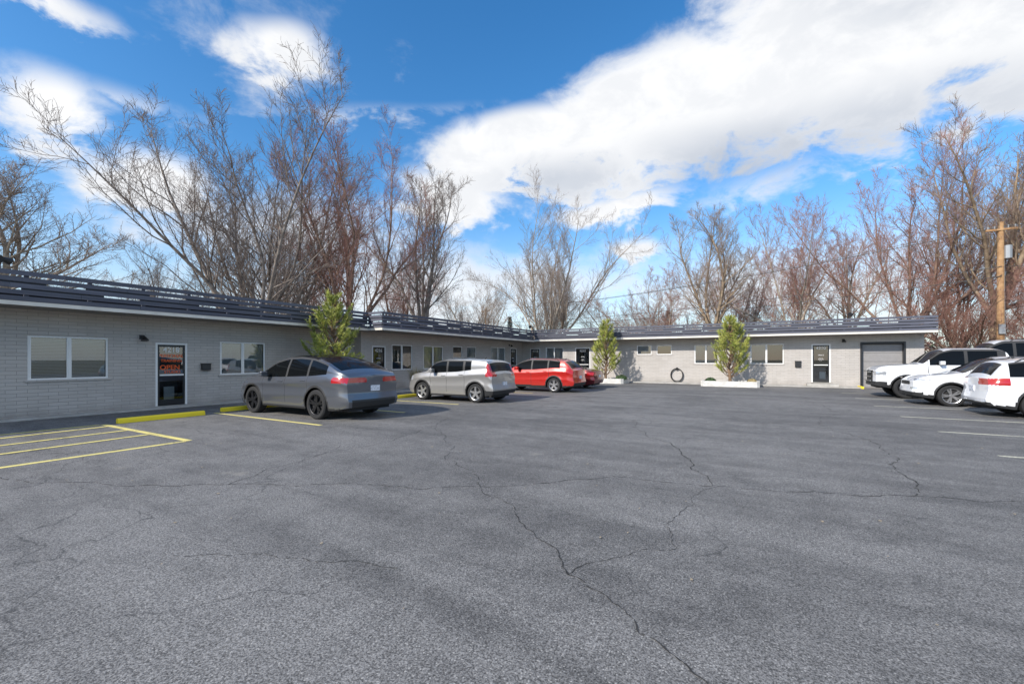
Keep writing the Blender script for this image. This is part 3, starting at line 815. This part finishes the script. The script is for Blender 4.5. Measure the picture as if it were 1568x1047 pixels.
# ------------------------------------------------------------------ pines in planters
M_needle = simple('pine_needles',(.22,.27,.05),.6,var=.4,scale=2.2)
M_needle_y = simple('pine_needles_pale',(.46,.47,.11),.6,var=.25,scale=2.2)
M_pbark = simple('pine_bark',(.2,.13,.08),.9,var=.3,scale=8)
def pine(name, loc, H, Rw, seed, z0=.4):
    r = random.Random(seed); m = MB()
    pts = [Vector((r.uniform(-.04,.04)*k, r.uniform(-.04,.04)*k, H*k/8)) for k in range(9)]
    m.path(pts,[.09*(1-k/9)+.012 for k in range(9)],7,0)
    def tuft(p,d,n,l,mi):
        for _ in range(n):
            v = (d*1.1+Vector((r.gauss(0,.6),r.gauss(0,.6),r.gauss(0,.55)))).normalized()*l*r.uniform(.6,1.15)
            q = p+d*r.uniform(-.16,.1); s = v.cross(Vector((r.uniform(-1,1),r.uniform(-1,1),r.uniform(-1,1)))).normalized()*.010
            m.quad([q-s,q+s,q+v],mi)
    z = z0
    while z < H*.94:
        f = (z-z0)/(H-z0)
        n = 6 if f < .8 else 4
        ph = r.uniform(0,6)
        for j in range(n):
            a = ph+2*pi*j/n+r.uniform(-.35,.35)
            Lb = Rw*(1-f)**.7*r.uniform(.5,1.25)*(1 if f > .12 else .85)+.1
            d = Vector((cos(a),sin(a),.35+.6*f+r.uniform(-.1,.3))).normalized()
            p = Vector((0,0,z)); bp = [p.copy()]; ns = max(3,int(Lb/.2))
            for k in range(ns):
                d = (d+Vector((0,0,.14))+Vector((r.gauss(0,.06),r.gauss(0,.06),0))).normalized()
                p = p+d*Lb/ns; bp.append(p.copy())
                if k >= ns*.3:
                    tuft(p,d,26,.16,1 if r.random() < .6 else 2)
                    for sd in (-1,1):
                        if r.random() < .8:
                            dd = (d+Vector((-sin(a),cos(a),.5))*sd*.8).normalized(); dd.z = abs(dd.z)+.3; dd.normalize()
                            ll = Lb*.32*r.uniform(.5,1)*(1-k/ns*.4); q = p+dd*ll
                            m.path([p,q],[.008,.005],3,0)
                            tuft(q,dd,32,.16,2 if r.random() < .6 else 1)
            tuft(p,(d+Vector((0,0,.8))).normalized(),34,.2,2)
            m.path(bp,[.022*(1-k/(len(bp)))+.005 for k in range(len(bp))],4,0)
        z += r.uniform(.22,.32)
    tuft(Vector((pts[-1])),Vector((0,0,1)),50,.22,2)
    o = m.obj(name,[M_pbark,M_needle,M_needle_y]); o.location = loc; o.rotation_euler = (0,0,seed)
    return o
pine('pine_tree',(-15.3,11.9,.1),4.2,1.5,3)
pine('pine_tree',(-9.1,29.0,.1),4.1,1.25,8)
pine('pine_tree',(-1.45,29.0,.1),4.05,1.5,12)
M_mulch = simple('bark_mulch',(.12,.07,.04),.95,var=.4,scale=25,bump=.8)
M_pw = simple('planter_concrete',(.62,.6,.56),.8,var=.12,scale=4,bump=.2)
def planter(x0,x1,y0,y1,h=.33,b=.14):
    e = empty('concrete_planter',((x0+x1)/2,(y0+y1)/2,0)); w,d = (x1-x0)/2,(y1-y0)/2; t = .14
    m = MB()
    o_ = [(-w+b,-d),(w-b,-d),(w,-d+b),(w,d-b),(w-b,d),(-w+b,d),(-w,d-b),(-w,-d+b)]
    i_ = [(x*(1-t/w),y*(1-t/d)) for x,y in o_]
    for k in range(8):
        j = (k+1)%8
        m.quad([(*o_[k],0),(*o_[j],0),(*o_[j],h),(*o_[k],h)]); m.quad([(*o_[k],h),(*o_[j],h),(*i_[j],h),(*i_[k],h)]); m.quad([(*i_[k],h),(*i_[j],h),(*i_[j],h-.1),(*i_[k],h-.1)])
    m.quad([(x,y,h-.06) for x,y in i_],1)
    m.obj('planter_body',[M_pw,M_mulch],e)
planter(-16.2,-14.7,10.6,13.0); planter(-10.6,-7.7,28.2,30.0); planter(-3.0,.1,28.2,30.0)
def grass_clump(x,y,h,seed,mat):
    r = random.Random(seed); m = MB()
    for _ in range(420):
        a = r.uniform(0,6.28); rr = r.uniform(0,.18); l = r.uniform(.5,1)*h; lean = r.uniform(.05,.45)
        p = Vector((rr*cos(a),rr*sin(a),0)); q = p+Vector((cos(a)*lean*l*.4,sin(a)*lean*l*.4,l*.6)); t = q+Vector((cos(a)*lean*l*.8,sin(a)*lean*l*.8,l*.3))
        s = Vector((-sin(a),cos(a),0))*.006
        m.quad([p-s,p+s,q+s,q-s]); m.quad([q-s,q+s,t])
    o = m.obj('ornamental_grass',[mat]); o.location = (x,y,.06)
M_straw = simple('straw_grass',(.4,.32,.16),.8,var=.3)
grass_clump(-15.5,17.0,1.4,1,M_straw); grass_clump(-15.6,14.9,1.0,2,M_straw); grass_clump(-15.4,13.4,.8,6,M_straw)
def shrub(loc,r0,seed,mat):
    r = random.Random(seed); m = MB()
    for _ in range(2600):
        v = Vector((r.gauss(0,1),r.gauss(0,1),abs(r.gauss(0,.8)))).normalized()*r0*r.uniform(.55,1.05); v.z *= .8
        s = Vector((r.gauss(0,1),r.gauss(0,1),r.gauss(0,1))).normalized()*.03; t = s.cross(v).normalized()*.02
        m.quad([v-s,v-t,v+s,v+t])
    o = m.obj('evergreen_shrub',[mat]); o.location = loc
M_leaf = simple('shrub_leaf',(.05,.09,.03),.6,var=.5,scale=6)
shrub((-7.95,28.7,.28),.38,3,M_leaf); shrub((-10.2,28.8,.28),.3,4,M_leaf); shrub((-.3,28.8,.28),.25,5,M_straw); shrub((-2.5,28.7,.28),.3,7,M_leaf)

# ------------------------------------------------------------------ bare trees
UP = Vector((0,0,1))
def rv(r): return Vector((r.gauss(0,1),r.gauss(0,1),r.gauss(0,1)))
def bare_mesh(seed, H, spread, stems=5, fork=.12, dens=1.0, r0=.32, m=None, off=Vector((0,0,0)), tw=.010, mi=(0,1)):
    r = random.Random(seed); own = m is None
    if own: m = MB()
    cnt = {1:int(17*dens),2:int(12*dens),3:int(7*dens)}
    seg = {1:10,2:6,3:4,4:2}; sides = {1:6,2:4,3:3,4:3}; wob = {1:.085,2:.12,3:.15,4:.2}
    def grow(p,d,L,rad,lv,trop):
        n = seg[lv]; st = L/n; pts=[p.copy()]; rs=[rad]; ds=[d.copy()]
        for i in range(n):
            d = (d+rv(r)*wob[lv]+UP*trop).normalized(); p = p+d*st
            pts.append(p.copy()); rs.append(max(tw*.6,rad*(1-(i+1)/n*.88))); ds.append(d.copy())
        m.path(pts,rs,sides[lv],mi[0] if lv < 3 else mi[1])
        if lv < 4:
            for k in range(cnt[lv]):
                t = (.14 if lv == 1 else .12)+(.86 if lv == 1 else .88)*(k+r.random())/cnt[lv]
                f = t*n; i = min(int(f),n-1); q = pts[i].lerp(pts[i+1],f-i); dd = ds[i+1]
                ax = dd.cross(rv(r)).normalized(); ang = radians(r.uniform(25,56))
                nd = Matrix.Rotation(ang,3,ax)@dd
                nd = (nd+UP*.16).normalized()
                ratio = {1:.5,2:.52,3:.5}[lv]
                cl = L*ratio*(1-.62*t)*r.uniform(.6,1.2)
                grow(q,nd,max(cl,.35),max(tw,min(rs[i]*.5,rad*.34)),lv+1,{1:.09,2:.07,3:.05}[lv])
    fh = H*fork
    tp = [off+Vector((0,0,-.2)),off+Vector((r.uniform(-.1,.1),r.uniform(-.1,.1),fh*.5)),off+Vector((r.uniform(-.2,.2),r.uniform(-.2,.2),fh))]
    m.path(tp,[r0*1.2,r0,r0*.85],8,mi[0])
    ph = r.uniform(0,6.28)
    for k in range(stems):
        a = ph+2*pi*k/stems+r.uniform(-.3,.3)
        tilt = spread*r.uniform(.5,1.15) if k else spread*.15
        d = Vector((cos(a)*tilt,sin(a)*tilt,1)).normalized()
        grow(tp[-1],d,(H-fh)*r.uniform(.78,.95)*(1.0 if k else .95)/max(.8,d.z),r0*r.uniform(.4,.58),1,.03)
    return m
def bark(name,c1,c2):
    m,t,p = new_mat(name)
    pos = t.new('ShaderNodeTexCoord').outputs['Object']
    t.l.new(t.mix(t.sstep(t.noise(pos,3,2,.7),.3,.7),C(*c1),C(*c2)),p.inputs['Base Color'])
    p.inputs['Roughness'].default_value=.9; p.inputs['Specular IOR Level'].default_value=.2
    return m
B_grey = bark('grey_bark',(.14,.115,.10),(.30,.255,.22)); T_grey = bark('grey_twigs',(.18,.14,.12),(.28,.23,.20))
B_red = bark('reddish_bark',(.15,.10,.075),(.30,.20,.15)); T_red = bark('reddish_twigs',(.28,.14,.11),(.40,.23,.185))
B_pale = bark('pale_bark',(.28,.23,.185),(.46,.39,.32)); T_pale = bark('pale_twigs',(.26,.2,.165),(.38,.305,.255))
B_tan = bark('tan_bark',(.22,.16,.11),(.42,.32,.22)); T_tan = bark('tan_twigs',(.23,.17,.13),(.35,.27,.215))
def place_tree(seed,H,spread,loc,mats,rot=0,**kw):
    o = bare_mesh(seed,H,spread,**kw).obj('bare_tree',mats,smooth=True); o.location = (*loc,0); o.rotation_euler=(0,0,rot); return o
def clone(o,loc,rot,sc,mats=None):
    c = o.copy()
    if mats:
        for i,x in enumerate(mats):
            c.material_slots[i].link = 'OBJECT'; c.material_slots[i].material = x
    scene.collection.objects.link(c); c.location=(*loc,0); c.rotation_euler=(0,0,rot); c.scale=sc; c.name='bare_tree'; return c
t1 = place_tree(11,16.8,.66,(-27.7,15.3),[B_grey,T_grey],stems=8,fork=.09,r0=.31)
t2 = place_tree(23,16.2,.55,(-24.9,20.6),[B_red,T_red],stems=7,fork=.14,r0=.28)
t4 = place_tree(41,17.0,.66,(-21.4,45.3),[B_pale,T_pale],stems=8,fork=.06,r0=.34)
t5 = place_tree(52,16.0,.38,(-3.8,46.2),[B_tan,T_pale],stems=5,fork=.22,r0=.36)
t6 = place_tree(67,14.5,.62,(3.0,50.1),[B_pale,T_red],stems=7,fork=.12,r0=.3)
t8 = place_tree(83,18.5,.45,(14.6,43.0),[B_tan,T_tan],stems=5,fork=.22,r0=.42)
clone(t5,(-24.6,27.9),2.4,(.95,.95,1.05),[B_grey,T_grey])
clone(t6,(10.5,45.1),4.4,(1,1,1.12),[B_red,T_red])
clone(t8,(17.8,41.5),2.1,(1,1,1.02))
clone(t5,(-43.5,7.6),1.0,(1.3,1.3,.92),[B_pale,T_pale])
clone(t1,(-48,18),2.0,(.8,.8,.66)); clone(t2,(-38,27),4.0,(.9,.9,.8)); clone(t4,(-30,44),2.5,(.7,.7,.66)); clone(t2,(-45,2),3.3,(.9,.9,.8),[B_pale,T_pale])
clone(t6,(-9.0,49),1.2,(.8,.8,.7)); clone(t5,(8,55),2.2,(.9,.9,.9),[B_pale,T_red]); clone(t6,(15,52),3.7,(1,1,1.0),[B_red,T_red]); clone(t2,(-33,34),1.1,(.8,.8,.8))
clone(t4,(22,46),1.7,(.8,.8,.95),[B_red,T_red]); clone(t5,(-22,50),.7,(.8,.8,.8)); clone(t1,(-33,20.5),3.3,(.95,.95,1.0)); clone(t4,(-14,52),3.9,(.7,.7,.5))
clone(t6,(-2,56),5.2,(.9,.9,.85)); clone(t6,(12.5,41.5),2.0,(.55,.55,.5),[B_red,T_red]); clone(t6,(16,40.5),3.0,(.6,.6,.48),[B_red,T_red])
r = random.Random(99); m = MB()
for k in range(38):
    if k < 28: x = -34+ k*2.2 + r.uniform(-1,1); y = r.uniform(50,66)
    else: x = r.uniform(-62,-46); y = -8+(k-28)*6
    h = r.uniform(4.5,8.5)
    bare_mesh(1000+k,h,.7,stems=4,fork=.04,dens=.55,r0=.1,m=m,off=Vector((x,y,0)),tw=.016,mi=(0,r.choice((1,2,2,2)) if x > 0 else r.choice((1,1,2))))
m.obj('distant_trees',[B_grey,T_grey,T_red])
r = random.Random(98); m = MB()
for k in range(16000):
    if k < 11000: x = r.uniform(-70,60); y = 72+r.uniform(-3,3)
    else: x = -70+r.uniform(-3,3); y = r.uniform(-20,75)
    top_ = 3.2+1.3*sin(x*.35+y*.2)+1.0*sin(x*.9+1+y*.13)
    z = r.uniform(0,max(1,top_)*r.uniform(.6,1.1)); a = r.uniform(0,6.28); l = r.uniform(.25,.65)
    s = Vector((cos(a),sin(a),r.uniform(-.5,1)))*l; t = Vector((0,0,1)).cross(s).normalized()*.14+Vector((0,0,.14))
    c = Vector((x,y,z)); m.quad([c-s,c-t,c+s,c+t],r.choice((0,0,1,2)))
m.obj('background_hedgerow',[T_grey,T_red,simple('juniper',(.05,.07,.035),.9,var=.4)])
def conifer(x,y,h,seed):
    r = random.Random(seed); m = MB(); m.path([Vector((0,0,0)),Vector((0,0,h))],[.15,.02],6,0)
    for _ in range(2600):
        f = r.random()**.8; a = r.uniform(0,6.28); R_ = (1-f)*h*.22*r.uniform(.3,1.1)+.05; p = Vector((cos(a)*R_,sin(a)*R_,.6+f*(h-.6)-R_*.15))
        d = Vector((cos(a),sin(a),r.uniform(-.1,.5)))*.25; s = Vector((-sin(a),cos(a),0))*.09
        m.quad([p-s,p+s,p+d],1)
    o = m.obj('conifer_tree',[B_grey,M_leaf]); o.location=(x,y,0)
conifer(-30,52,7.5,1); conifer(-27.5,54,6.2,2); conifer(-9.5,55,7.5,3); conifer(-24,50,5.4,4); conifer(-34,46,6.5,5)

# ------------------------------------------------------------------ utility poles and wires
M_pole = bark('pole_wood',(.32,.18,.09),(.47,.29,.15))
M_grey = simple('grey_metal',(.35,.36,.37),.5,.5)
def pole(loc,h,r_,arms=True):
    e = empty('utility_pole',(*loc,0)); m = MB()
    m.path([Vector((0,0,0)),Vector((0,0,h*.78)),Vector((.02,0,h))],[r_,r_*.85,r_*.7],12,0,cap=True)
    if arms:
        m.box((-.7,-.06,h-.55),(.7,-.18,h-.43),0)
        for x in (-.6,-.3,.3,.6): m.path([Vector((x,-.12,h-.43)),Vector((x,-.12,h-.25))],[.03,.05],8,1,cap=True)
        m.path([Vector((.32,0,h-2.3)),Vector((.32,0,h-1.5))],[.2,.2],14,1,cap=True)
        m.path([Vector((r_+.02,.05,.3)),Vector((r_*.8+.02,.05,h-2.4))],[.035,.035],6,1)
        m.box((-.16,-r_-.12,3.2),(.12,-r_+.02,3.8),1)
    m.obj('pole_post',[M_pole,M_grey],e)
pole((13.2,38.6),10.2,.19); pole((-34,52),9.0,.14); pole((-70,60),9,.14,False)
m = MB()
def wire(a,b,sag,r_=.013):
    a=Vector(a);b=Vector(b); pts=[a.lerp(b,i/24)-Vector((0,0,4*sag*(i/24)*(1-i/24))) for i in range(25)]
    m.path(pts,[r_]*25,4)
for dx,z in ((-.6,9.95),(.3,9.95),(.6,9.95)): wire((13.2+dx,38.5,z),(-34+dx,52,8.7),.9)
wire((13.2,38.4,7.4),(-34,52,6.9),.8,.02); wire((13.2,38.4,6.8),(-34,52,6.4),.8,.025)
for z in (9.9,7.4): wire((13.2,38.5,z),(60,30,z),.9)
wire((-34,52,8.5),(-70,60,8.5),.6); wire((13.2,38.4,6.9),(7.5,32,4.0),.3,.012)
m.obj('power_lines',[M_black])
